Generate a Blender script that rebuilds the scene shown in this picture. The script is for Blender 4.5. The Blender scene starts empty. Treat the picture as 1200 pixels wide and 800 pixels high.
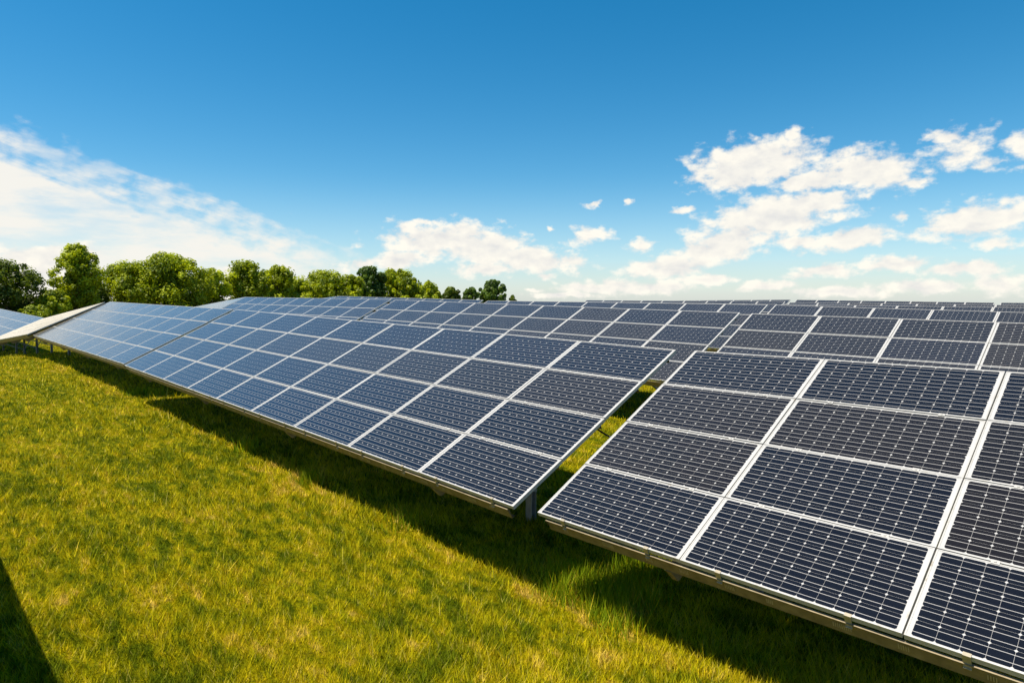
import bpy, math, random
import numpy as np
from mathutils import Matrix, Vector

random.seed(7)
rng = np.random.default_rng(11)
scene = bpy.context.scene
col = scene.collection
R = math.radians

# ------------------------------------------------------------------ camera
# world axes: +X along the rows of tables (to the right), +Y from row to row (away), Z up
CAM_Z = 3.1
YAW = R(45.6)
cam_data = bpy.data.cameras.new("camera")
cam = bpy.data.objects.new("camera", cam_data)
col.objects.link(cam)
cam.location = (0, 0, CAM_Z)
cam.rotation_euler = (R(90 - 3.77), 0, YAW)
cam_data.sensor_width = 36
cam_data.lens = 758.8 / 1200 * 36
cam_data.clip_start = 0.05
cam_data.clip_end = 6000
scene.camera = cam
CR = (math.cos(YAW), math.sin(YAW))          # camera right, on the ground
CF = (-math.sin(YAW), math.cos(YAW))         # camera forward, on the ground

# ------------------------------------------------------------------ exposure
scene.view_settings.view_transform = 'Standard'
scene.view_settings.look = 'None'
scene.view_settings.exposure = 0.6
scene.view_settings.gamma = 1

# ------------------------------------------------------------------ sun
SUN_TO = Vector((-0.20, -0.38, 1.0)).normalized()
sd = bpy.data.lights.new("sun", 'SUN')
sd.energy = 5.0
sd.angle = R(0.53)
sd.color = (1.0, 0.91, 0.77)
sun = bpy.data.objects.new("sun", sd)
col.objects.link(sun)
sun.rotation_euler = SUN_TO.to_track_quat('Z', 'Y').to_euler()
sun.location = (-20, -20, 60)

# ------------------------------------------------------------------ world: sky and clouds by direction
world = bpy.data.worlds.new("World")
scene.world = world
world.use_nodes = True
wt = world.node_tree
wt.nodes.clear()


class NB:
    """tiny node builder"""
    def __init__(s, tree): s.t = tree
    def node(s, typ, **kw):
        n = s.t.nodes.new(typ)
        for k, v in kw.items(): setattr(n, k, v)
        return n
    def put(s, sock, v):
        if isinstance(v, bpy.types.NodeSocket): s.t.links.new(v, sock)
        else: sock.default_value = v
    def m(s, op, a, b=None, c=None, clamp=False):
        n = s.node('ShaderNodeMath', operation=op, use_clamp=clamp)
        s.put(n.inputs[0], a)
        if b is not None: s.put(n.inputs[1], b)
        if c is not None: s.put(n.inputs[2], c)
        return n.outputs[0]
    def v(s, op, a, b=None, scale=None):
        n = s.node('ShaderNodeVectorMath', operation=op)
        s.put(n.inputs[0], a)
        if b is not None: s.put(n.inputs[1], b)
        if scale is not None: s.put(n.inputs['Scale'], scale)
        return n.outputs['Value'] if op in ('LENGTH', 'DOT_PRODUCT') else n.outputs[0]
    def xyz(s, x, y, z=0.0):
        n = s.node('ShaderNodeCombineXYZ')
        s.put(n.inputs[0], x); s.put(n.inputs[1], y); s.put(n.inputs[2], z)
        return n.outputs[0]
    def ramp(s, x, lo, hi, a=0.0, b=1.0, smooth=True):
        n = s.node('ShaderNodeMapRange', interpolation_type='SMOOTHSTEP' if smooth else 'LINEAR')
        n.clamp = True if not smooth else n.clamp
        s.put(n.inputs[0], x); s.put(n.inputs[1], lo); s.put(n.inputs[2], hi); s.put(n.inputs[3], a); s.put(n.inputs[4], b)
        return n.outputs[0]
    def noise(s, vec, scale, detail=5.0, rough=0.55, dist=0.0, color=False):
        n = s.node('ShaderNodeTexNoise')
        s.put(n.inputs['Vector'], vec); n.inputs['Scale'].default_value = scale
        n.inputs['Detail'].default_value = detail; n.inputs['Roughness'].default_value = rough
        n.inputs['Distortion'].default_value = dist
        return n.outputs['Color'] if color else n.outputs['Fac']
    def mix(s, fac, a, b, blend='MIX'):
        n = s.node('ShaderNodeMix', data_type='RGBA', blend_type=blend)
        s.put(n.inputs['Factor'], fac)
        s.put(n.inputs[6], a); s.put(n.inputs[7], b)
        return n.outputs[2]


def build_sky():
    b = NB(wt)
    out = b.node('ShaderNodeOutputWorld')
    bg = b.node('ShaderNodeBackground')
    bg.inputs['Strength'].default_value = 0.066
    wt.links.new(bg.outputs[0], out.inputs[0])
    sky = b.node('ShaderNodeTexSky', sky_type='NISHITA')
    sky.sun_disc = False
    sky.sun_elevation = math.asin(SUN_TO.z)
    sky.sun_rotation = math.atan2(SUN_TO.x, SUN_TO.y)
    sky.altitude = 400
    sky.air_density = 1.0
    sky.dust_density = 0.35
    sky.ozone_density = 3.0
    d = b.v('NORMALIZE', b.node('ShaderNodeTexCoord').outputs['Generated'])
    hs = b.node('ShaderNodeHueSaturation')
    hs.inputs['Hue'].default_value = 0.487
    hs.inputs['Saturation'].default_value = 1.42
    hs.inputs['Value'].default_value = 1.36
    wt.links.new(sky.outputs[0], hs.inputs['Color'])
    # azimuth (0 = the way the camera looks, + right) and elevation in degrees
    fx = b.v('DOT_PRODUCT', d, (CR[0], CR[1], 0)); fy = b.v('DOT_PRODUCT', d, (CF[0], CF[1], 0))
    fz = b.v('DOT_PRODUCT', d, (0, 0, 1))
    az = b.m('MULTIPLY', b.m('ARCTAN2', fx, fy), 57.2958)
    el = b.m('MULTIPLY', b.m('ARCSINE', fz), 57.2958)
    p0 = b.xyz(az, el, 0.0)
    # ---- cumulus: ellipses of (azimuth, elevation, half width, half height, tilt), edges broken up by noise
    cum = [
        (20.3, 10.9, 5.09, 1.99, 4), (18.7, 10.1, 4.0, 1.35, 0), (23.1, 12.7, 0.88, 0.51, 15), (28.3, 9.7, 3.8, 1.63, -6), (26.8, 10.9, 1.77, 0.88, 10),
        (24.5, 9.3, 3.08, 0.91, 0), (31.4, 8.7, 1.41, 0.61, 0), (34.4, 10.5, 2.33, 1.52, 4), (33.2, 11.6, 1.45, 0.65, 0), (36.0, 9.5, 1.46, 0.69, 0),
        (37.7, 10.5, 1.11, 1.46, 20), (21.7, 6.6, 6.12, 2.04, 10), (25.1, 7.4, 3.06, 1.05, 4), (18.1, 4.6, 4.73, 1.55, 14), (14.0, 2.8, 4.66, 1.16, 8),
        (27.6, 4.7, 2.94, 1.05, 6), (24.0, 4.4, 2.5, 0.81, 0), (35.2, 5.6, 3.7, 1.32, 10), (37.6, 6.0, 1.69, 1.28, 10), (36.7, 3.9, 1.64, 0.53, 0),
        (30.5, 6.3, 0.83, 0.5, 10), (32.7, 5.0, 1.38, 0.56, 0), (6.7, 5.5, 2.14, 1.02, 0), (11.2, 4.5, 1.44, 0.8, 15), (6.9, 8.3, 0.81, 0.36, 15),
        (10.2, 8.2, 0.65, 0.43, 20), (3.3, 6.2, 0.52, 0.29, 0), (14.3, 7.4, 1.54, 0.35, 0), (7.5, 1.1, 4.43, 0.67, 4), (11.9, 0.9, 5.03, 0.73, 0),
        (4.5, 0.3, 4.48, 0.37, 0), (16.8, 1.6, 2.76, 0.57, 0), (25.6, 2.2, 3.18, 0.74, 4), (30.5, 2.6, 3.34, 0.71, 2), (34.8, 2.1, 3.04, 0.74, 0),
        (21.5, 1.0, 2.86, 0.63, 0), (26.5, 0.5, 4.82, 0.54, 0), (32.2, 0.9, 4.31, 0.7, 0), (36.8, 1.0, 2.41, 0.84, 0), (-6.0, 5.2, 5.61, 1.61, 2),
        (-9.6, 5.4, 2.33, 0.8, 0), (-2.2, 4.3, 4.48, 1.77, -4), (1.5, 3.5, 5.23, 1.26, -8), (-2.3, 2.5, 3.6, 0.75, 0), (4.9, 3.4, 2.53, 0.74, 0),
        (-3.4, 6.1, 1.94, 0.59, 10), (-9.7, 3.4, 3.21, 0.88, 3), (-12.9, 2.9, 2.57, 0.58, 6), (-7.8, 6.7, 0.95, 0.36, 0), (-35.3, 3.1, 3.75, 0.85, 4),
        (-37.2, 2.1, 2.86, 1.19, 0), (-23.7, 2.2, 1.89, 0.62, 0), (-35.8, 0.9, 2.97, 0.85, 0), (1.9, 0.8, 1.2, 0.3, 0), (3.0, 1.9, 1.05, 0.3, 0),
    ]
    warp = b.v('SUBTRACT', b.noise(b.v('MULTIPLY', p0, (1.0, 1.5, 1)), .32, 6.0, .62, color=True), (.5, .5, .5))
    pw = b.v('ADD', p0, b.v('MULTIPLY', warp, (2.6, 1.5, 0)))
    field = None
    for (a0, e0, ra, re, tilt) in cum:
        mp = b.node('ShaderNodeMapping', vector_type='TEXTURE')
        wt.links.new(pw, mp.inputs['Vector'])
        mp.inputs['Location'].default_value = (a0, e0, 0)
        mp.inputs['Rotation'].default_value = (0, 0, R(tilt))
        small = ra < 2.6
        mp.inputs['Scale'].default_value = (ra * (1.5 if small else 1.05), re * (1.5 if small else 1.1), 1)
        L = b.v('LENGTH', mp.outputs[0])
        if small: L = b.m('ADD', L, .42)
        elif e0 < 2.8: L = b.m('ADD', L, .14)
        field = L if field is None else b.m('SMOOTH_MIN', field, L, .10)
    # clouds of the same kind all round, outside the directions listed above
    ring = b.noise(b.v('MULTIPLY', p0, (.09, .30, 1)), 1.0, 4.0, .55)
    outside = b.ramp(b.m('ABSOLUTE', az), 40.0, 52.0)
    ringv = b.m('SUBTRACT', 2.0, b.m('MULTIPLY', b.m('MULTIPLY', b.ramp(ring, .50, .66), b.ramp(el, 26.0, 12.0)), b.m('MULTIPLY', outside, 1.9)))
    field = b.m('MINIMUM', field, ringv)
    fb = b.noise(b.v('MULTIPLY', p0, (1.0, 1.6, 1)), .62, 9.0, .53)
    fine = b.noise(b.v('MULTIPLY', p0, (1.0, 1.4, 1)), 2.6, 6.0, .6)
    dens = b.m('ADD', b.m('SUBTRACT', 1.05, field), b.m('MULTIPLY', b.m('SUBTRACT', fb, .5), 1.9))
    dens = b.m('ADD', dens, b.m('MULTIPLY', b.m('SUBTRACT', fine, .5), .30))
    mask = b.ramp(dens, -.08, .52)
    # light from above left: the same noise read a little further up
    up = b.noise(b.v('MULTIPLY', b.v('ADD', p0, (-.5, 1.1, 0)), (1.0, 1.6, 1)), .62, 6.0, .52)
    lit = b.m('ADD', .74, b.m('MULTIPLY', b.m('SUBTRACT', fb, up), 1.7), clamp=True)
    thick = b.ramp(dens, .45, 1.3)
    lit = b.m('SUBTRACT', lit, b.m('MULTIPLY', thick, .30), clamp=True)
    ccol = b.mix(lit, (7.2, 7.25, 7.4, 1), (10.5, 10.0, 8.9, 1))
    # ---- the wide wispy sheet low on the left
    line = b.m('ADD', 3.4, b.m('MULTIPLY', b.m('SUBTRACT', -13.5, az), .345))
    line = b.m('MINIMUM', line, b.m('MINIMUM', b.m('ADD', 11.6, b.m('MULTIPLY', b.m('ADD', az, 37.9), -.13)), 24.0))
    st = b.noise(b.v('MULTIPLY', b.xyz(b.m('SUBTRACT', az, b.m('MULTIPLY', el, -1.2)), b.m('ADD', el, b.m('MULTIPLY', az, .33)), 3.0), (.10, .55, 1)), 1.0, 8.0, .62, .6)
    dl = b.m('ADD', b.m('SUBTRACT', line, el), b.m('ADD', b.m('MULTIPLY', b.m('SUBTRACT', st, .5), 8.0), b.m('MULTIPLY', b.m('SUBTRACT', fb, .5), 7.0)))
    sheet = b.m('MULTIPLY', b.ramp(dl, -1.0, 2.8), b.ramp(az, -9.0, -19.0))
    sheet = b.m('MULTIPLY', sheet, b.ramp(az, -150.0, -110.0))
    hole = b.ramp(b.noise(b.v('MULTIPLY', p0, (.11, .42, 1)), 1.0, 6.0, .6), .36, .60, .46, 1.0)
    sheet = b.m('MULTIPLY', sheet, b.m('MULTIPLY', hole, .96))
    haze = b.ramp(el, 11.0, -1.0, 0.0, .42)
    base = b.mix(haze, hs.outputs[0], (5.5, 7.5, 9.3, 1))
    c1 = b.mix(sheet, base, (9.5, 9.2, 8.5, 1))
    c2 = b.mix(b.m('MULTIPLY', mask, .97), c1, ccol)
    wt.links.new(c2, bg.inputs['Color'])


build_sky()

# ------------------------------------------------------------------ materials
def new_mat(name):
    m = bpy.data.materials.new(name)
    m.use_nodes = True
    nt = m.node_tree
    bsdf = nt.nodes['Principled BSDF']
    return m, NB(nt), bsdf


def simple(name, rgb, rough=.5, metal=0.0, var=.12, scale=14.0, bump=0.0):
    m, b, p = new_mat(name)
    tc = b.node('ShaderNodeTexCoord').outputs['Object']
    n = b.noise(tc, scale, 6.0, .6)
    f = b.ramp(n, .3, .7, 1 - var, 1 + var, smooth=False)
    c = b.mix(1.0, (*rgb, 1), b.xyz(f, f, f), 'MULTIPLY')
    b.put(p.inputs['Base Color'], c)
    p.inputs['Roughness'].default_value = rough
    p.inputs['Metallic'].default_value = metal
    if bump:
        bn = b.node('ShaderNodeBump'); bn.inputs['Strength'].default_value = bump; bn.inputs['Distance'].default_value = .01
        b.put(bn.inputs['Height'], n); b.put(p.inputs['Normal'], bn.outputs[0])
    return m


M_FRAME = simple("anodised_aluminium", (.49, .475, .44), .42, .25, .06, 30)
_nt = M_FRAME.node_tree; _b = NB(_nt); _p = _nt.nodes['Principled BSDF']
_src = _p.inputs['Base Color'].links[0].from_socket
_oc = _b.node('ShaderNodeTexCoord').outputs['Object']
_oi = _b.node('ShaderNodeObjectInfo')
_st = _b.noise(_b.v('ADD', _oc, _b.v('MULTIPLY', _oi.outputs['Location'], (3.1, 2.3, 1.7))), 9.0, 5.0, .7)
_b.put(_p.inputs['Base Color'], _b.mix(_b.ramp(_st, .56, .74, 0.0, .75), _src, (.26, .19, .085, 1)))
M_GALV = simple("galvanised_steel", (.25, .205, .13), .52, .5, .32, 9)
M_POST = simple("weathered_steel", (.34, .36, .38), .6, .35, .22, 6)
M_CLAMP = simple("clamp_metal", (.46, .40, .29), .4, .5, .15, 40)
M_BOLT = simple("zinc_bolt", (.80, .80, .78), .3, .6, .05, 40)
M_RUBBER = simple("black_rubber", (.012, .012, .012), .6, 0, .1, 20)
M_BARK = simple("bark", (.13, .10, .07), .9, 0, .35, 3, .4)
M_BACK, _b, _p = new_mat("white_backsheet")
_n = _b.noise(_b.node('ShaderNodeTexCoord').outputs['Object'], 7.0, 4.0, .6)
_f = _b.ramp(_n, .3, .75, .41, .50, smooth=False)
_b.put(_p.inputs['Base Color'], _b.xyz(_f, _b.m('MULTIPLY', _f, .985), _b.m('MULTIPLY', _f, .95)))
_p.inputs['Roughness'].default_value = .16
_p.inputs['IOR'].default_value = 1.45


def dust_film(m, b, p):
    """thin dust on the glass: the flatter one looks across it, the more of it one looks through"""
    lw = b.node('ShaderNodeLayerWeight'); lw.inputs['Blend'].default_value = .5
    cs = b.m('MAXIMUM', b.m('SUBTRACT', 1.0, lw.outputs['Facing']), .01)
    fac = b.m('SUBTRACT', 1.0, b.m('EXPONENT', b.m('DIVIDE', -.0014, b.m('MULTIPLY', cs, cs))), clamp=True)
    df = b.node('ShaderNodeBsdfDiffuse'); df.inputs['Color'].default_value = (.50, .46, .385, 1)
    mx = b.node('ShaderNodeMixShader'); b.put(mx.inputs[0], fac)
    nt = m.node_tree
    nt.links.new(p.outputs[0], mx.inputs[1]); nt.links.new(df.outputs[0], mx.inputs[2])
    nt.links.new(mx.outputs[0], nt.nodes['Material Output'].inputs[0])


def cell_mat(name, rgb, spec=.5, film=(.04, .17, .33)):
    m, b, p = new_mat(name)
    uv = b.node('ShaderNodeTexCoord').outputs['UV']
    sep = b.node('ShaderNodeSeparateXYZ'); b.put(sep.inputs[0], uv)
    y = sep.outputs[1]
    d = b.m('MINIMUM', b.m('ABSOLUTE', b.m('SUBTRACT', y, .26)), b.m('ABSOLUTE', b.m('SUBTRACT', y, .74)))
    bus = b.m('LESS_THAN', d, .015)
    fing = b.m('MULTIPLY', b.m('GREATER_THAN', b.m('SINE', b.m('MULTIPLY', sep.outputs[0], 2 * math.pi * 44)), .86), .035)
    oi = b.node('ShaderNodeObjectInfo')
    tint = b.ramp(oi.outputs['Random'], 0, 1, .78, 1.25, smooth=False)
    base = b.mix(1.0, (*rgb, 1), b.xyz(tint, tint, tint), 'MULTIPLY')
    base = b.mix(fing, base, (.32, .32, .34, 1))
    base = b.mix(bus, base, (.43, .415, .39, 1))
    dt = b.noise(b.node('ShaderNodeTexCoord').outputs['Object'], 5.5, 7.0, .7)
    base = b.mix(b.ramp(dt, .50, .85, 0.0, .045), base, (.16, .145, .12, 1))
    b.put(p.inputs['Base Color'], base)
    # dusty glass: roughness and a faint film vary over the pane
    tc = b.node('ShaderNodeTexCoord').outputs['Object']
    dn = b.noise(tc, 3.0, 6.0, .65)
    p.inputs['Roughness'].default_value = .22
    p.inputs['IOR'].default_value = 1.6
    p.inputs['Specular IOR Level'].default_value = spec
    p.inputs['Specular Tint'].default_value = (*film, 1)
    p.inputs['Coat Weight'].default_value = .65
    p.inputs['Coat IOR'].default_value = 1.5
    b.put(p.inputs['Coat Roughness'], b.ramp(dn, .3, .75, .06, .13, smooth=False))
    dust_film(m, b, p)
    return m


dust_film(M_BACK, _b, _p)
M_CELL = [cell_mat("blue_black_cells", (.0040, .0030, .0028)), cell_mat("dark_blue_cells", (.0034, .0034, .0058)),
          cell_mat("brown_black_cells", (.0085, .0058, .0046), .5, (.22, .14, .10)), cell_mat("dull_grey_cells", (.017, .017, .019), .2, (.5, .5, .5))]


def grass_color(b, coord):
    """colours of patchy dry and green grass, the same for soil sheet and blades"""
    big = b.noise(b.v('MULTIPLY', coord, (.5, .8, .5)), .9, 4.0, .6)
    strk = b.noise(b.v('MULTIPLY', coord, (.55, 1.5, .5)), 4.2, 5.0, .68)
    fine = b.noise(coord, 7.0, 4.0, .65)
    t = b.m('ADD', b.m('MULTIPLY', big, .24), b.m('ADD', b.m('MULTIPLY', strk, .52), b.m('MULTIPLY', fine, .26)))
    # worn drip line below the low edge of the front row
    sp = b.node('ShaderNodeSeparateXYZ'); b.put(sp.inputs[0], coord)
    dl = b.m('ABSOLUTE', b.m('SUBTRACT', b.m('ADD', sp.outputs[1], b.m('MULTIPLY', big, .5)), 4.98))
    t = b.m('ADD', t, b.m('MULTIPLY', b.ramp(dl, .24, .02), .035))
    r = b.node('ShaderNodeValToRGB')
    e = r.color_ramp.elements
    e[0].position = .445; e[0].color = (.118, .160, .0004, 1)
    e[1].position = .640; e[1].color = (.66, .49, .085, 1)
    for pos, c in ((.482, (.225, .242, .0005, 1)), (.520, (.362, .345, .0005, 1)), (.575, (.485, .40, .002, 1))):
        x = e.new(pos); x.color = c
    b.put(r.inputs[0], t)
    return r.outputs[0], fine


M_GROUND, _b, _p = new_mat("lawn_soil")
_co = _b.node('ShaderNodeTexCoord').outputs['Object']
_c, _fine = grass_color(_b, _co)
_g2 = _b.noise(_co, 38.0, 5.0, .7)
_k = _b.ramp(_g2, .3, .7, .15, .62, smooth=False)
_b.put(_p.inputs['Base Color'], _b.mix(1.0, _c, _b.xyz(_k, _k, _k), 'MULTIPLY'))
_p.inputs['Roughness'].default_value = 1.0
_p.inputs['Specular IOR Level'].default_value = .05
_bn = _b.node('ShaderNodeBump'); _bn.inputs['Strength'].default_value = .55; _bn.inputs['Distance'].default_value = .05
_b.put(_bn.inputs['Height'], _g2); _b.put(_p.inputs['Normal'], _bn.outputs[0])

M_GRASS, _b, _p = new_mat("grass_blades")
_co = _b.node('ShaderNodeTexCoord').outputs['Object']
_c, _fine = grass_color(_b, _co)
_at = _b.node('ShaderNodeAttribute'); _at.attribute_name = 'rnd'
_k = _b.ramp(_at.outputs['Fac'], 0, 1, .66, 1.5, smooth=False)
_c = _b.mix(1.0, _c, _b.xyz(_b.m('MULTIPLY', _k, 1.06), _k, _k), 'MULTIPLY')
_straw = _b.m('GREATER_THAN', _at.outputs['Fac'], .93)
_c = _b.mix(_b.m('MULTIPLY', _straw, .6), _c, (.52, .42, .10, 1))
_tuft = _b.m('LESS_THAN', _at.outputs['Fac'], 0.0)
_c = _b.mix(_b.m('MULTIPLY', _tuft, .85), _c, (.20, .30, .003, 1))
_b.put(_p.inputs['Base Color'], _c)
_p.inputs['Roughness'].default_value = .8
_p.inputs['Specular IOR Level'].default_value = .15
_tr = _b.node('ShaderNodeBsdfTranslucent'); _b.put(_tr.inputs['Color'], _c)
_mx = _b.node('ShaderNodeMixShader'); _mx.inputs[0].default_value = .2
_nt = M_GRASS.node_tree
_nt.links.new(_p.outputs[0], _mx.inputs[1]); _nt.links.new(_tr.outputs[0], _mx.inputs[2])
_nt.links.new(_mx.outputs[0], _nt.nodes['Material Output'].inputs[0])


def leaf_mat(name, c0, c1):
    m, b, p = new_mat(name)
    at = b.node('ShaderNodeAttribute'); at.attribute_name = 'rnd'
    c = b.mix(at.outputs['Fac'], (*c0, 1), (*c1, 1))
    b.put(p.inputs['Base Color'], c)
    p.inputs['Roughness'].default_value = .5
    p.inputs['Specular IOR Level'].default_value = .3
    tr = b.node('ShaderNodeBsdfTranslucent'); b.put(tr.inputs['Color'], b.mix(1.0, c, (1.25, 1.2, .5, 1), 'MULTIPLY'))
    mx = b.node('ShaderNodeMixShader'); mx.inputs[0].default_value = .42
    nt = m.node_tree
    nt.links.new(p.outputs[0], mx.inputs[1]); nt.links.new(tr.outputs[0], mx.inputs[2])
    nt.links.new(mx.outputs[0], nt.nodes['Material Output'].inputs[0])
    return m


M_LEAF = {'fresh': leaf_mat("fresh_leaves", (.045, .095, .003), (.54, .60, .014)),
          'dark': leaf_mat("dark_leaves", (.030, .060, .006), (.20, .26, .016)),
          'blue': leaf_mat("far_leaves", (.035, .080, .014), (.20, .30, .04))}

# ------------------------------------------------------------------ mesh helpers
class MB:
    def __init__(s): s.v = []; s.f = []; s.mi = []
    def quad_box(s, x0, x1, y0, y1, z0, z1, mi=0):
        i = len(s.v)
        s.v += [(x0, y0, z0), (x1, y0, z0), (x1, y1, z0), (x0, y1, z0), (x0, y0, z1), (x1, y0, z1), (x1, y1, z1), (x0, y1, z1)]
        for f in ((0, 3, 2, 1), (4, 5, 6, 7), (0, 1, 5, 4), (1, 2, 6, 5), (2, 3, 7, 6), (3, 0, 4, 7)):
            s.f.append(tuple(i + k for k in f)); s.mi.append(mi)
    def beam(s, a, b, w, d, upv=(0, 0, 1), mi=0):
        a = Vector(a); b = Vector(b); t = (b - a).normalized()
        side = t.cross(Vector(upv))
        if side.length < 1e-4: side = t.cross(Vector((1, 0, 0)))
        side.normalize(); up = side.cross(t).normalized()
        i = len(s.v)
        for p in (a, b):
            for (sx, sy) in ((-1, -1), (1, -1), (1, 1), (-1, 1)):
                s.v.append(tuple(p + side * (sx * w / 2) + up * (sy * d / 2)))
        for f in ((0, 3, 2, 1), (4, 5, 6, 7), (0, 1, 5, 4), (1, 2, 6, 5), (2, 3, 7, 6), (3, 0, 4, 7)):
            s.f.append(tuple(i + k for k in f)); s.mi.append(mi)
    def prism(s, outline, x0, x1, mi=0):
        """outline in the y-z plane extruded along x"""
        i = len(s.v); n = len(outline)
        for x in (x0, x1):
            for (y, z) in outline: s.v.append((x, y, z))
        s.f.append(tuple(i + k for k in range(n))); s.mi.append(mi)
        s.f.append(tuple(i + n + k for k in reversed(range(n)))); s.mi.append(mi)
        for k in range(n):
            k2 = (k + 1) % n
            s.f.append((i + k2, i + k, i + n + k, i + n + k2)); s.mi.append(mi)
    def ring(s, w, h, t, z0, z1, mi=0):
        i = len(s.v)
        for z in (z0, z1):
            s.v += [(0, 0, z), (w, 0, z), (w, h, z), (0, h, z), (t, t, z), (w - t, t, z), (w - t, h - t, z), (t, h - t, z)]
        for k in range(4):
            k2 = (k + 1) % 4
            for f in ((8 + k, 8 + k2, 12 + k2, 12 + k), (k2, k, 4 + k, 4 + k2), (k, k2, 8 + k2, 8 + k), (4 + k2, 4 + k, 12 + k, 12 + k2)):
                s.f.append(tuple(i + q for q in f)); s.mi.append(mi)
    def mesh(s, name, mats):
        me = bpy.data.meshes.new(name)
        me.from_pydata(s.v, [], s.f)
        for m in mats: me.materials.append(m)
        if len(mats) > 1: me.polygons.foreach_set('material_index', s.mi)
        me.update()
        return me


def link(name, me, parent=None, mat=None):
    o = bpy.data.objects.new(name, me)
    col.objects.link(o)
    if parent is not None: o.parent = parent
    if mat is not None: o.matrix_basis = mat
    return o


def np_mesh(name, verts, faces, nper, mat, rnd=None):
    me = bpy.data.meshes.new(name)
    nv, nf = len(verts), len(faces)
    me.vertices.add(nv); me.vertices.foreach_set('co', verts.astype(np.float32).ravel())
    me.loops.add(nf * nper); me.loops.foreach_set('vertex_index', faces.astype(np.int32).ravel())
    me.polygons.add(nf); me.polygons.foreach_set('loop_start', np.arange(0, nf * nper, nper, dtype=np.int32))
    me.update(calc_edges=True)
    if rnd is not None:
        at = me.attributes.new('rnd', 'FLOAT', 'FACE'); at.data.foreach_set('value', rnd.astype(np.float32))
    me.materials.append(mat)
    me.validate()
    return me


# ------------------------------------------------------------------ the tables: where they stand
PX, PY = 1.605, 0.808            # module pitch along and up the slope
PW, PH = 1.596, 0.797            # module size
# key: side (-1 = counted to the left of its right end, +1 = to the right of its left end), X, Y, Z of that top corner,
#      turn, slope along the row, tilt, columns, detail
TABLES = {
    'A':   (-1, -4.465, 7.338, 2.447, -0.28, -1.37, 25.94, 9, 3),
    'B':   (1, -4.267, 7.453, 2.438, -0.79, -0.08, 26.51, 9, 4),
    'L':   (-1, -19.459, 7.520, 2.788, -0.28, -0.72, 26.08, 9, 2),
    'LL':  (-1, -34.10, 7.430, 2.950, 0.80, 4.20, 24.72, 9, 2),
    'LLL': (-1, -48.55, 7.303, 1.930, 3.30, -1.92, 25.53, 9, 1),
    'R2M': (-1, -7.300, 14.854, 2.763, 0.24, -1.16, 25.93, 9, 2),
    'R2R': (1, -7.142, 15.110, 2.744, 0.29, -0.99, 26.49, 9, 2),
    'R2L': (-1, -22.217, 14.909, 3.078, 0.14, -0.47, 26.38, 9, 2),
    'R2LL': (-1, -36.950, 14.992, 3.208, -1.89, 4.00, 25.80, 9, 1),
    'R3M': (-1, -9.976, 22.361, 2.897, 0.67, -0.44, 25.61, 9, 1),
    'R3L': (-1, -24.749, 22.183, 3.034, 0.51, -0.96, 25.80, 9, 1),
    'R3LL': (-1, -39.45, 22.10, 3.262, 0.0, 3.60, 25.80, 9, 1),
    'R3R': (1, -9.876, 22.718, 2.885, -0.46, -1.33, 25.72, 9, 1),
    'R4M': (-1, -12.960, 30.00, 2.843, 0.3, -0.40, 25.80, 9, 1),
    'R4R': (1, -12.771, 30.054, 2.843, -0.39, -0.38, 25.80, 9, 1),
    'R5M': (-1, -15.563, 37.124, 2.945, 0.48, -0.21, 25.80, 9, 1),
    'R5R': (1, -15.459, 37.448, 2.893, -0.27, -0.44, 25.80, 9, 1),
    'R7M': (-1, -21.50, 52.30, 3.030, 0.0, 0.55, 25.80, 9, 1),
    'R7R': (1, -21.049, 52.354, 3.023, -0.50, -0.79, 25.80, 8, 1),
    'R7RR': (1, -7.90, 52.25, 2.850, -0.20, -0.30, 25.80, 9, 1),
    'R0':  (-1, -1.70, -0.05, 2.450, 0.0, -1.10, 25.9, 9, 2),
}
LABEL = {
    'A': "front row solar table left of the diagonal gap, lit grass before its low edge",
    'B': "nearest solar table, filling the lower right corner with large dark panels",
    'L': "front row solar table with sky-blue to whitish panels, beyond the dark joint at left",
    'LL': "solar table sloping down over the hump at far left, its beige face seen edge-on",
    'LLL': "pale solar table at the left picture edge, beyond the beige edge-on table",
    'R2M': "solar table in the second row, ending right of the middle at a narrow gap",
    'R2R': "solar table in the second row, right of its narrow gap, behind the nearest table",
    'R2L': "solar table in the second row at left, behind the blue panels and before the trees",
    'R2LL': "pale sliver of a solar table falling away at the left end of the second row",
    'R3M': "solar table in the third row, only its top panels visible, right of centre",
    'R3L': "solar table in the third row, a thin strip of panels below the trees",
    'R3LL': "short pale strip of solar table at the left end of the third row",
    'R3R': "third row solar table at right, one full band of panels showing",
    'R4M': "solar table in the fourth row, glimpsed through the gap in the third row",
    'R4R': "narrow solar table band in the fourth row at right, just over the third row",
    'R5M': "thin distant solar table on the skyline right of centre under the clouds",
    'R5R': "thin distant solar table at right, in the band second from the skyline",
    'R7M': "small brown sliver of solar table on the skyline left of the last gap",
    'R7R': "farthest solar table on the skyline at right, long thin strip of dark panels",
    'R7RR': "farthest solar table on the skyline at the right picture edge",
    'R0': "solar table beside the photographer, seen only by its shadow at lower left",
}
BOTTOM_H = 1.02                  # height of the low edge above the ground


def frame_of(key):
    s, X, Y, Z, az, sl, ti, nc, det = TABLES[key]
    az, sl, ti = R(az), R(sl), R(ti)
    u = Vector((math.cos(az) * math.cos(sl), math.sin(az) * math.cos(sl), math.sin(sl)))
    n = Vector((-math.sin(az), math.cos(az), 0))
    zz = u.cross(n)
    v = n * math.cos(ti) + zz * math.sin(ti)
    w = u.cross(v)
    o = Vector((X, Y, Z))
    W = nc * PX
    tl = o - u * W if s < 0 else o
    bl = tl - v * (4 * PY)
    return bl, u, v, w, W, nc, det


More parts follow.
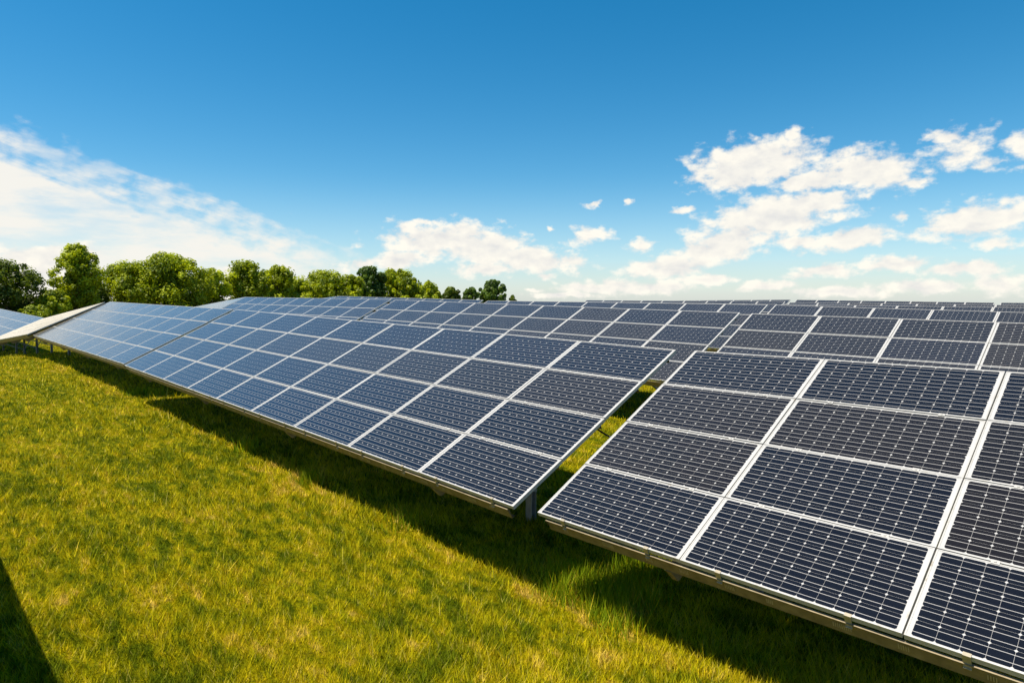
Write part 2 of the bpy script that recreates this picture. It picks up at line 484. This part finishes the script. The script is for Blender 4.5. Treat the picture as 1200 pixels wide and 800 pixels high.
# ------------------------------------------------------------------ ground height: follows the tables over the humps
_smp = []
for k in TABLES:
    bl, u, v, w, W, nc, det = frame_of(k)
    for t in np.linspace(0, 1, 7):
        p = bl + u * (W * t)
        _smp.append((p.x, p.y + 1.3, p.z - BOTTOM_H))
_smp = np.array(_smp)


def ground_z(X, Y):
    X = np.asarray(X, float); Y = np.asarray(Y, float)
    sh = X.shape; X = X.ravel(); Y = Y.ravel()
    out = np.empty_like(X)
    for i in range(0, len(X), 20000):
        x = X[i:i + 20000, None]; y = Y[i:i + 20000, None]
        d2 = ((x - _smp[None, :, 0]) / 3.2) ** 2 + ((y - _smp[None, :, 1]) / 5.0) ** 2
        wgt = np.exp(-.5 * np.minimum(d2, 60)) + 1e-9 / (1 + d2)
        out[i:i + 20000] = (wgt * _smp[None, :, 2]).sum(1) / wgt.sum(1)
    # away from the array the land falls off gently
    r = np.maximum(0, np.maximum(np.maximum(Y - 56, -Y - 30), np.maximum(X - 25, -X - 66)))
    out -= np.where(r < 250, r * .022, 5.5 + (r - 250) * .008)
    out += .035 * np.sin(X * .9 + Y * .4) * np.cos(Y * .8 - X * .3) + .02 * np.sin(X * 2.1 - Y * 1.7)
    return out.reshape(sh)


def graded(lo, hi, step, far):
    core = np.arange(lo, hi + 1e-6, step)
    ext = [step]
    a, b = [hi], [lo]
    s = step
    while a[-1] < far:
        s *= 1.22; a.append(a[-1] + s); b.append(b[-1] - s)
    return np.concatenate([np.array(b[1:])[::-1], core, np.array(a[1:])])


gx = graded(-66, 14, .5, 2200); gy = graded(-8, 58, .5, 2200)
GX, GY = np.meshgrid(gx, gy)
GZ = ground_z(GX, GY)
gv = np.stack([GX, GY, GZ], -1).reshape(-1, 3)
nx, ny = len(gx), len(gy)
ii = (np.arange(ny - 1)[:, None] * nx + np.arange(nx - 1)[None, :]).ravel()
gf = np.stack([ii, ii + 1, ii + nx + 1, ii + nx], 1)
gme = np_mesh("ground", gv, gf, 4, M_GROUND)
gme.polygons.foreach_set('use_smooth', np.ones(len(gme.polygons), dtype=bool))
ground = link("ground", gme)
ground['kind'] = 'structure'
ground['label'] = "gently humped ground under yellow-green meadow grass"


def gz_interp(x, y):
    ix = np.clip(np.searchsorted(gx, x) - 1, 0, nx - 2); iy = np.clip(np.searchsorted(gy, y) - 1, 0, ny - 2)
    tx = (x - gx[ix]) / (gx[ix + 1] - gx[ix]); ty = (y - gy[iy]) / (gy[iy + 1] - gy[iy])
    return (GZ[iy, ix] * (1 - tx) * (1 - ty) + GZ[iy, ix + 1] * tx * (1 - ty) + GZ[iy + 1, ix] * (1 - tx) * ty + GZ[iy + 1, ix + 1] * tx * ty)


# ------------------------------------------------------------------ solar table pieces (shared meshes)
FT = .0095                         # frame face width
CS = .1256                        # cell size
CPX = .1272; CPY = .1272
CX0 = (PW - (11 * CPX + CS)) / 2
CY0 = (PH - (5 * CPY + CS)) / 2
CH = .0098                        # cut corners


def cell_geo(mb_v, mb_f, uvs, x, y, z):
    i = len(mb_v)
    pts = [(CH, 0), (CS - CH, 0), (CS, CH), (CS, CS - CH), (CS - CH, CS), (CH, CS), (0, CS - CH), (0, CH)]
    for (px, py) in pts:
        mb_v.append((x + px, y + py, z)); uvs.append((px / CS, py / CS))
    mb_f.append(tuple(range(i, i + 8)))


def mesh_with_uv(name, v, f, uvs, mats, mi=None):
    me = bpy.data.meshes.new(name)
    me.from_pydata(v, [], f)
    lay = me.uv_layers.new(name="UVMap")
    idx = np.empty(len(me.loops), dtype=np.int32); me.loops.foreach_get('vertex_index', idx)
    lay.data.foreach_set('uv', np.array(uvs, dtype=np.float32)[idx].ravel())
    for m in mats: me.materials.append(m)
    if mi is not None: me.polygons.foreach_set('material_index', mi)
    me.update()
    return me


_m = MB(); _m.quad_box(FT - .002, PW - FT + .002, FT - .002, PH - FT + .002, -.006, 0.0)
ME_LAMINATE = _m.mesh("solar_panel", [M_BACK])
_m = MB(); _m.ring(PW, PH, FT, -.038, .0025)
ME_FRAME = _m.mesh("frame", [M_FRAME])
cv, cf, cu = [], [], []
for j in range(6):
    for i in range(12):
        cell_geo(cv, cf, cu, CX0 + i * CPX, CY0 + j * CPY, .0008)
ME_CELLS = mesh_with_uv("cells", cv, cf, cu, [M_CELL[0]])
one_v, one_f, one_u = [], [], []
cell_geo(one_v, one_f, one_u, 0, 0, .0008)
ME_ONE = mesh_with_uv("solar_cell", one_v, one_f, one_u, [M_CELL[0]])
# light copy for far tables: laminate, frame and cells in one mesh
_m = MB(); _m.quad_box(FT - .002, PW - FT + .002, FT - .002, PH - FT + .002, -.006, 0.0, 0); _m.ring(PW, PH, FT, -.038, .0025, 1)
_nv = len(_m.v)
ME_FAR = mesh_with_uv("solar_panel", _m.v + cv, _m.f + [tuple(k + _nv for k in f) for f in cf], [(0, 0)] * _nv + cu,
                      [M_BACK, M_FRAME, M_CELL[0]], _m.mi + [2] * len(cf))
# clamps: low edge clamp (over the frame and down the front of the rail) and middle clamp between modules
_m = MB()
_m.quad_box(-.022, .022, -.010, .016, .0028, .0075)
_m.quad_box(-.022, .022, -.0105, -.0045, -.095, .0074)
_m.quad_box(-.022, .022, -.020, -.0108, -.098, -.093)
ME_ECLAMP = _m.mesh("edge_clamp", [M_CLAMP])
_m = MB(); _m.quad_box(-.025, .025, -.018, .018, .0028, .0068); _m.quad_box(-.007, .007, -.007, .007, .0068, .0125)
ME_MCLAMP = _m.mesh("middle_clamp", [M_FRAME])


def cyl(mb, c, r, h, n=8, axis='z'):
    i = len(mb.v)
    for z in (0, h):
        for k in range(n):
            a = 2 * math.pi * k / n
            p = (r * math.cos(a), r * math.sin(a), z)
            if axis == 'x': p = (p[2], p[0], p[1])
            if axis == 'y': p = (p[0], p[2], p[1])
            mb.v.append((c[0] + p[0], c[1] + p[1], c[2] + p[2]))
    mb.f.append(tuple(i + k for k in reversed(range(n)))); mb.mi.append(0)
    mb.f.append(tuple(i + n + k for k in range(n))); mb.mi.append(0)
    for k in range(n):
        k2 = (k + 1) % n
        mb.f.append((i + k, i + k2, i + n + k2, i + n + k)); mb.mi.append(0)


_m = MB(); cyl(_m, (0, 0, 0), .019, .03, 8, 'x')
ME_BOLT = _m.mesh("bolt", [M_BOLT])

PURLIN_Y = (.055, .808, 1.616, 2.424, 3.16)
brown_odds = {0: .10, 1: .30, 2: .72, 3: .12}


def make_table(key):
    bl, u, v, w, W, nc, det = frame_of(key)
    cen = bl + u * (W / 2) + v * 1.75
    gz0 = float(ground_z(cen.x, cen.y))
    root = bpy.data.objects.new("solar_table", None)
    col.objects.link(root)
    root.empty_display_size = .5
    root.location = (cen.x, cen.y, gz0)
    root['label'] = LABEL[key]
    root['category'] = "solar table"
    root['group'] = "tilted solar tables standing in rows on the meadow"
    off = Vector(root.location)
    base = Matrix(((u.x, v.x, w.x, bl.x - off.x), (u.y, v.y, w.y, bl.y - off.y), (u.z, v.z, w.z, bl.z - off.z), (0, 0, 0, 1)))
    rr = random.Random(key)

    def P(x, y, z=0): return Vector((bl + u * x + v * y + w * z)) - off
    # --- modules
    for c in range(nc):
        for r in range(4):
            # c counts from the left end
            fromright = nc - 1 - c
            mi = 2 if rr.random() < brown_odds[r] else (1 if rr.random() < .45 else 0)
            if key == 'B': mi = (0, 2, 2, 0)[r] if rr.random() < .8 else 0
            if key == 'A' and fromright < 5: mi = (0 if fromright < 2 else 1, 0 if fromright < 2 else 1, 2, 1)[r]
            if key == 'L' and (fromright, r) in ((1, 0), (2, 0)): mi = 3
            jit = Matrix.Translation((c * PX + .0045 + rr.uniform(-.0012, .0012), r * PY + .0055 + rr.uniform(-.001, .001), rr.uniform(-.0012, .0012)))
            tiltj = Matrix.Rotation(R(rr.uniform(-.16, .16)), 4, 'X') @ Matrix.Rotation(R(rr.uniform(-.12, .12)), 4, 'Y')
            mt = base @ jit @ tiltj
            if det <= 1:
                p = link("solar_panel", ME_FAR, root, mt)
                p.material_slots[2].link = 'OBJECT'; p.material_slots[2].material = M_CELL[mi]
                continue
            p = link("solar_panel", ME_LAMINATE, root, mt)
            link("frame", ME_FRAME, p)
            if det == 4 and c < 2 and r < 2:
                for j in range(6):
                    for i in range(12):
                        s = link("solar_cell", ME_ONE, p, Matrix.Translation((CX0 + i * CPX, CY0 + j * CPY, 0)))
                        s.material_slots[0].link = 'OBJECT'; s.material_slots[0].material = M_CELL[mi]
            else:
                s = link("cells", ME_CELLS, p)
                s.material_slots[0].link = 'OBJECT'; s.material_slots[0].material = M_CELL[mi]
                s['kind'] = 'stuff'
    # --- clamps
    if det >= 2:
        for c in range(nc):
            for fx in (.205, .795):
                x = c * PX + .010 + PW * fx
                link("edge_clamp", ME_ECLAMP, root, base @ Matrix.Translation((x, .0065, 0)))
                if det >= 3:
                    for r in (1, 2, 3):
                        link("middle_clamp", ME_MCLAMP, root, base @ Matrix.Translation((x, r * PY + .0005, 0)))
    # --- purlins: Z-shaped rails along the row
    for k, y in enumerate(PURLIN_Y):
        mb = MB()
        x0, x1 = (.10, W - .10)
        if k == 0:
            # the low rail shows its face: bright upper lip, tall web, small lower lip
            y0 = .012
            mb.prism([(y0 - .022, -.060), (y0 - .022, -.066), (y0 + .006, -.068), (y0 + .006, -.185), (y0 + .046, -.187), (y0 + .046, -.192),
                      (y0, -.190), (y0, -.0725), (y0, -.060)], x0, x1)
        else:
            mb.prism([(y - .03, -.041), (y + .03, -.041), (y + .03, -.046), (y + .004, -.046), (y + .004, -.170), (y - .001, -.170), (y - .001, -.046), (y - .03, -.046)], x0, x1)
        link("purlin", mb.mesh("purlin", [M_GALV]), root, base)
    if det >= 3:
        mb = MB()
        x = .30
        while x < W - .3:
            n = rr.choice((4, 5, 6, 9))
            for q in range(n):
                mb.quad_box(x + q * .014, x + q * .014 + .006, .0095, .0121, -.155, -.112)
            x += rr.choice((.33, .40, .47))
        o = link("slots", mb.mesh("slots", [M_CLAMP]), root, base)
        o['kind'] = 'stuff'
    # --- support frames
    if det >= 1:
        nfr = 4
        for k in range(nfr):
            x = W * (.1 + .8 * k / (nfr - 1))
            mb = MB()
            mb.prism([(.008, -.1935), (3.14, -.172), (3.14, -.285), (.46, -.335), (.085, -.352), (.060, -.345)], x - .028, x + .028)
            rf = link("rafter", mb.mesh("rafter", [M_GALV]), root, base)
            if det >= 3:
                for (yy, zz) in ((.050, -.222), (.085, -.318)):
                    link("bolt", ME_BOLT, rf, Matrix.Translation((x - .058, yy, zz)))
            # post: upright C-profile from the ground to the rafter
            top = P(x, 1.78, -.30)
            gp = top + off
            g = float(gz_interp(np.array([gp.x]), np.array([gp.y]))[0]) - off.z
            mb = MB()
            pw, pd = .055, .045
            X0, Y0 = top.x, top.y
            zt = top.z + .06
            mb.quad_box(X0 - pw, X0 - pw + .008, Y0 - pd, Y0 + pd, g - .3, zt)
            mb.quad_box(X0 - pw + .0082, X0 + pw, Y0 - pd, Y0 - pd + .008, g - .3, zt)
            mb.quad_box(X0 - pw + .0082, X0 + pw, Y0 + pd - .008, Y0 + pd, g - .3, zt)
            link("post", mb.mesh("post", [M_POST]), root)
            for (yy, zs) in ((.55, .22), (2.75, .30)):
                mb = MB()
                a = Vector((X0 + .085, Y0, g + (top.z - g) * (.30 if yy < 1 else .38)))
                bb = P(x, yy, -.27) + Vector((.085, 0, 0))
                mb.beam(a, bb, .04, .05, (1, 0, 0))
                link("brace", mb.mesh("brace", [M_POST]), root)
    return root


for key in TABLES:
    make_table(key)

# cable looping across the gap between the two nearest tables
blA, uA, vA, wA, WA, _, _ = frame_of('A')
blB, uB, vB, wB, _, _, _ = frame_of('B')
ca = blA + uA * (WA - .25) + vA * 1.60 - wA * .10
cb = blB + uB * .35 + vB * 1.50 - wB * .12
cu_ = bpy.data.curves.new("cable", 'CURVE'); cu_.dimensions = '3D'; cu_.bevel_depth = .011; cu_.bevel_resolution = 2
sp = cu_.splines.new('POLY'); sp.points.add(10)
for i in range(11):
    t = i / 10
    p = ca.lerp(cb, t); p.z -= .10 * 4 * t * (1 - t)
    sp.points[i].co = (*p, 1)
cu_.materials.append(M_RUBBER)
tmp = bpy.data.objects.new("tmp", cu_)
col.objects.link(tmp)
dg = bpy.context.evaluated_depsgraph_get()
cme = bpy.data.meshes.new_from_object(tmp.evaluated_get(dg))
bpy.data.objects.remove(tmp)
cable = link("cable", cme)
cable['label'] = "short black cable sagging across the gap between the two front tables"
cable['category'] = "cable"

# ------------------------------------------------------------------ trees
def px_to_xy(px, D):
    rt = (px - 600) / 758.8 * D
    return rt * CR[0] + D * CF[0], rt * CR[1] + D * CF[1]


def leaf_cloud(centres, radii, counts, size, r_):
    P, Nn = [], []
    for c, rad, n in zip(centres, radii, counts):
        d = r_.normal(size=(n, 3)); d /= np.linalg.norm(d, axis=1, keepdims=True)
        d[:, 2] = np.where(d[:, 2] < -.35, -d[:, 2] * .6, d[:, 2])
        off = r_.normal(size=(n, 3)); ln = np.linalg.norm(off, axis=1, keepdims=True)
        off *= np.minimum(1, 2.1 / ln) * rad * .50 * np.array([1, 1, 1.08])
        P.append(np.array(c) + off); Nn.append(off / (rad * .6) + r_.normal(size=(n, 3)) * .62 + np.array([0, 0, .40]))
    P = np.concatenate(P); Nn = np.concatenate(Nn); Nn /= np.linalg.norm(Nn, axis=1, keepdims=True)
    t = np.cross(Nn, r_.normal(size=Nn.shape)); t /= np.linalg.norm(t, axis=1, keepdims=True)
    bt = np.cross(Nn, t)
    s = size * (.6 + .8 * r_.random((len(P), 1)))
    q = np.stack([P - t * s * .62, P - bt * s * .36 + Nn * s * .08, P + t * s * .62, P + bt * s * .36 + Nn * s * .08], 1)
    return q.reshape(-1, 3), np.arange(len(P) * 4).reshape(-1, 4)


def make_tree(px, D, top_px, half_px, label, kind='fresh', open_=0.0, base_frac=.12, nclump=42, seed=0, cat="tree", name="tree"):
    r_ = np.random.default_rng(100 + seed)
    x, y = px_to_xy(px, D)
    g = float(ground_z(x, y))
    ztop = CAM_Z + (350 - top_px) / 758.8 * D
    H = ztop - g
    half = half_px / 758.8 * D
    root = bpy.data.objects.new(name, None); col.objects.link(root)
    root.location = (x, y, g)
    root['label'] = label; root['category'] = cat; root['group'] = "leafy trees along the field edge"
    # limbs
    mb = MB()

    def limb(a, b, r0, r1, n=6):
        a = Vector(a); b = Vector(b); t = (b - a).normalized()
        s1 = t.cross(Vector((.3, .2, 1) if abs(t.z) < .9 else (1, 0, 0))).normalized(); s2 = t.cross(s1)
        i = len(mb.v)
        for p, rad in ((a, r0), (b, r1)):
            for k in range(n):
                an = 2 * math.pi * k / n
                mb.v.append(tuple(p + s1 * (math.cos(an) * rad) + s2 * (math.sin(an) * rad)))
        for k in range(n):
            k2 = (k + 1) % n
            mb.f.append((i + k, i + k2, i + n + k2, i + n + k)); mb.mi.append(0)
    tr = .022 * H + .05
    lean = r_.normal(size=2) * .03 * H
    spine = [Vector((0, 0, -.3)), Vector((lean[0] * .4, lean[1] * .4, H * .33)), Vector((lean[0], lean[1], H * .62)), Vector((lean[0] * 1.2, lean[1] * 1.2, H * .88))]
    for k in range(3): limb(spine[k], spine[k + 1], tr * (1 - .3 * k), tr * (.7 - .3 * k) + .01)
    # clumps of leaves: a dome, widest about the middle, with lobes
    cs, rs, ns = [], [], []
    zc = H * (base_frac + 1) / 2; hz = H * (1 - base_frac) / 2
    lob = r_.random(8) * 6.28
    taper = .5 if 'tall' in label else r_.random() * .35
    nclump = int(nclump * 1.5)
    for k in range(nclump):
        th = r_.random() * 6.283
        zz = -1 + 2 * ((k + .5) / nclump) + r_.normal() * .06
        zz = max(-.96, min(.93, zz))
        prof = math.sqrt(max(.05, 1 - abs(zz) ** 2.3)) * (1 - taper * zz) if zz > 0 else (1 - .28 * (-zz) ** 1.5)
        rad = half * prof * (.30 + .68 * r_.random() ** .5) * (1 + .24 * math.sin(3 * th + lob[0] + 2 * zz) + .22 * math.sin(5 * th + lob[1] + 5 * zz))
        cr = half * (.12 + .17 * r_.random()) + .38
        c = (math.cos(th) * rad * .9 + lean[0] * (zz + 1) * .5, math.sin(th) * rad * .9 + lean[1] * (zz + 1) * .5, min(zc + zz * hz * (1 + .10 * math.sin(2 * th + lob[2])), H - cr * .6))
        if open_ and r_.random() < open_: continue
        cs.append(c); rs.append(cr); ns.append(int(250 + 200 * r_.random()))
        if k % 4 == 0 and rad < half * .7:
            s = spine[1].lerp(spine[3], max(0, min(1, (c[2] / H - .3) / .6)))
            limb(s, c, tr * .28, .02, 5)
    for k in range(int(nclump * 1.0)):          # sprigs that break up the outline
        th = r_.random() * 6.283; zz = -.2 + 1.2 * r_.random()
        prof = math.sqrt(max(.02, 1 - min(1, zz) ** 2.0)); q = half * prof * (.80 + .46 * r_.random())
        cs.append((math.cos(th) * q + lean[0] * (zz + 1) * .5, math.sin(th) * q + lean[1] * (zz + 1) * .5, min(zc + zz * hz * 1.04, H + .45)))
        rs.append(half * .05 + .18 + .25 * r_.random()); ns.append(int(40 + 40 * r_.random()))
    nf_ = 9 if not open_ else 4
    for k in range(nf_):
        th = r_.random() * 6.283; q = half * .62 * r_.random() ** .5
        cs.append((math.cos(th) * q, math.sin(th) * q, max(.5, H * (base_frac + .05 + .62 * (k + .5) / nf_)))); rs.append(half * .30 + .3); ns.append(330)
    link("trunk", mb.mesh("trunk", [M_BARK]), root)
    size = max(.26, D * .0029)
    vv, ff = leaf_cloud(cs, rs, ns, size, r_)
    vals = np.clip(np.repeat(r_.random(len(ns)) ** 1.3 * .72, ns) + r_.random(len(ff)) * .38, 0, 1)
    link("crown", np_mesh("crown", vv, ff, 4, M_LEAF[kind], vals), root)
    return root


TREES = [
    (8, 78, 309, 34, "dark open tree at the left picture edge, sky showing between its branches", 'dark', .22, .14, 34),
    (38, 82, 350, 17, "low dark ragged bush right of the leftmost dark tree", 'dark', .30, .05, 14),
    (88, 84, 290, 22, "tall bright green tree, highest of all, standing alone at left", 'fresh', .14, .05, 50),
    (62, 80, 343, 15, "small bright bush at the left foot of the tallest tree", 'fresh', 0, .0, 14),
    (41, 76, 361, 15, "lowest yellow-green bush between the dark tree and the tallest tree", 'fresh', 0, .0, 10),
    (113, 92, 334, 13, "small dark green tree in the notch right of the tallest tree", 'dark', 0, .0, 16),
    (152, 96, 311, 30, "rounded green tree left of the broadest crown", 'fresh', 0, .0, 44),
    (203, 100, 303, 38, "broadest green tree with a domed crown, left of centre", 'fresh', 0, .0, 64),
    (246, 108, 318, 20, "narrower yellow-green tree right of the broadest crown", 'fresh', .05, .0, 28),
    (288, 114, 309, 25, "rounded bright tree above the left end of the second table row", 'fresh', 0, .0, 38),
    (326, 120, 314, 21, "ragged topped green tree, just right of the rounded bright one", 'fresh', .06, .0, 30),
    (352, 126, 331, 12, "small low tree filling the dip between ragged tree and flat one", 'fresh', 0, .0, 14),
    (377, 130, 321, 28, "wide flat topped green tree in the middle of the tree line", 'fresh', 0, .0, 40),
    (410, 136, 325, 17, "low olive tree right of the wide flat topped one", 'fresh', 0, .0, 22),
    (433, 142, 315, 18, "dark pointed tree rising above its neighbours, right part of tree line", 'blue', 0, .0, 26),
    (468, 150, 319, 24, "large rounded tree near the right end of the closed tree line", 'fresh', 0, .0, 36),
    (503, 170, 332, 13, "small tree stepping down to the right, second last of the closed line", 'fresh', .05, .0, 20),
    (528, 185, 338, 11, "last small round tree of the closed tree line", 'dark', 0, .0, 16),
    (552, 225, 338, 8, "small conical tree standing free right of the tree line", 'blue', 0, .0, 14),
    (577, 230, 330, 15, "free standing bluish tree with a small bush shape at its side", 'blue', .05, .0, 26),
    (601, 250, 347, 4, "tiny rightmost bush on the skyline behind the panels", 'dark', 0, .0, 6),
]
for i, (px, D, tp, hp, lab, kind, op, bf, nc_) in enumerate(TREES):
    bush = 'bush' in lab and 'tree with' not in lab and 'bluish' not in lab
    make_tree(px, D, tp, hp, lab, kind, op, bf, nc_, i, "bush" if bush else "tree", "bush" if bush else "tree")

# ------------------------------------------------------------------ grass blades: one mass nobody could count
def make_grass(n):
    r_ = rng
    ld = np.log(3.6) + r_.random(n) * (np.log(75) - np.log(3.6))
    d = np.exp(ld)
    ang = (r_.random(n) - .5) * R(92)
    rt = d * np.sin(ang); fw = d * np.cos(ang)
    x = rt * CR[0] + fw * CF[0]; y = rt * CR[1] + fw * CF[1]
    keep = (y < 11.5) | (d < 34)
    x, y, d = x[keep], y[keep], d[keep]
    z = gz_interp(x, y) - .008
    n = len(x)
    # tussocks: height varies in patches, longer right under the low edges where the mower cannot reach
    pat = .5 + .5 * np.sin(x * 2.3 + 1.7 * np.sin(y * 1.9)) * np.sin(y * 2.9 + 1.3 * np.sin(x * 1.4))
    h = (.030 + .045 * pat + .03 * r_.random(n)) * (.8 + .4 * r_.random(n))
    tall = np.exp(-((y - 5.1) / .55) ** 2) * (.35 + .65 * (np.sin(x * 1.7) * np.sin(x * .63 + 1) > -.1))
    h *= 1 + .8 * tall * r_.random(n)
    a = r_.random(n) * 2 * np.pi
    h *= np.where(r_.random(n) < .10, 1.9, 1.0)
    leanl = h * (.25 + .75 * r_.random(n))
    dx, dy = np.cos(a), np.sin(a)
    b2 = a + np.pi / 2 + r_.normal(size=n) * .7
    # a few long tussocks where the light falls through the gap, and at the front post line
    nt_ = 5200
    cx = np.array([-4.02, -3.78, -4.22, -3.95, -3.66, -4.35, -4.1, -3.5, -6.9, -9.6, -19.9, -20.6, -12.2, -1.2])
    cy = np.array([5.25, 5.02, 4.86, 5.62, 5.35, 5.15, 5.95, 4.8, 4.75, 4.8, 5.5, 5.2, 4.9, 4.8])
    wi = r_.integers(0, len(cx), nt_); wi = np.where(r_.random(nt_) < .6, wi % 8, wi)
    x[:nt_] = cx[wi] + r_.normal(size=nt_) * .13; y[:nt_] = cy[wi] + r_.normal(size=nt_) * .11
    z[:nt_] = gz_interp(x[:nt_], y[:nt_]) - .01
    d[:nt_] = np.hypot(x[:nt_], y[:nt_])
    h[:nt_] = .10 + .20 * r_.random(nt_); leanl[:nt_] = h[:nt_] * (.15 + .55 * r_.random(nt_))
    wdt = np.maximum(.0035, d * .00062) * (.7 + .6 * r_.random(n))
    wdt[:nt_] *= 1.3
    ex, ey = np.cos(b2) * wdt, np.sin(b2) * wdt
    base = np.stack([x, y, z], 1)
    v0 = base + np.stack([-ex, -ey, np.zeros(n)], 1)
    v1 = base + np.stack([ex, ey, np.zeros(n)], 1)
    v2 = base + np.stack([dx * leanl, dy * leanl, h], 1)
    vv = np.stack([v0, v1, v2], 1).reshape(-1, 3)
    ff = np.arange(n * 3).reshape(-1, 3)
    rv = r_.random(n); rv[:nt_] = np.where(r_.random(nt_) < .8, -.5, rv[:nt_])
    return np_mesh("grass", vv, ff, 3, M_GRASS, rv)


grass = link("grass", make_grass(620000))
grass['kind'] = 'stuff'
grass['label'] = "short patchy yellow and green grass covering the meadow"
grass['category'] = "grass"
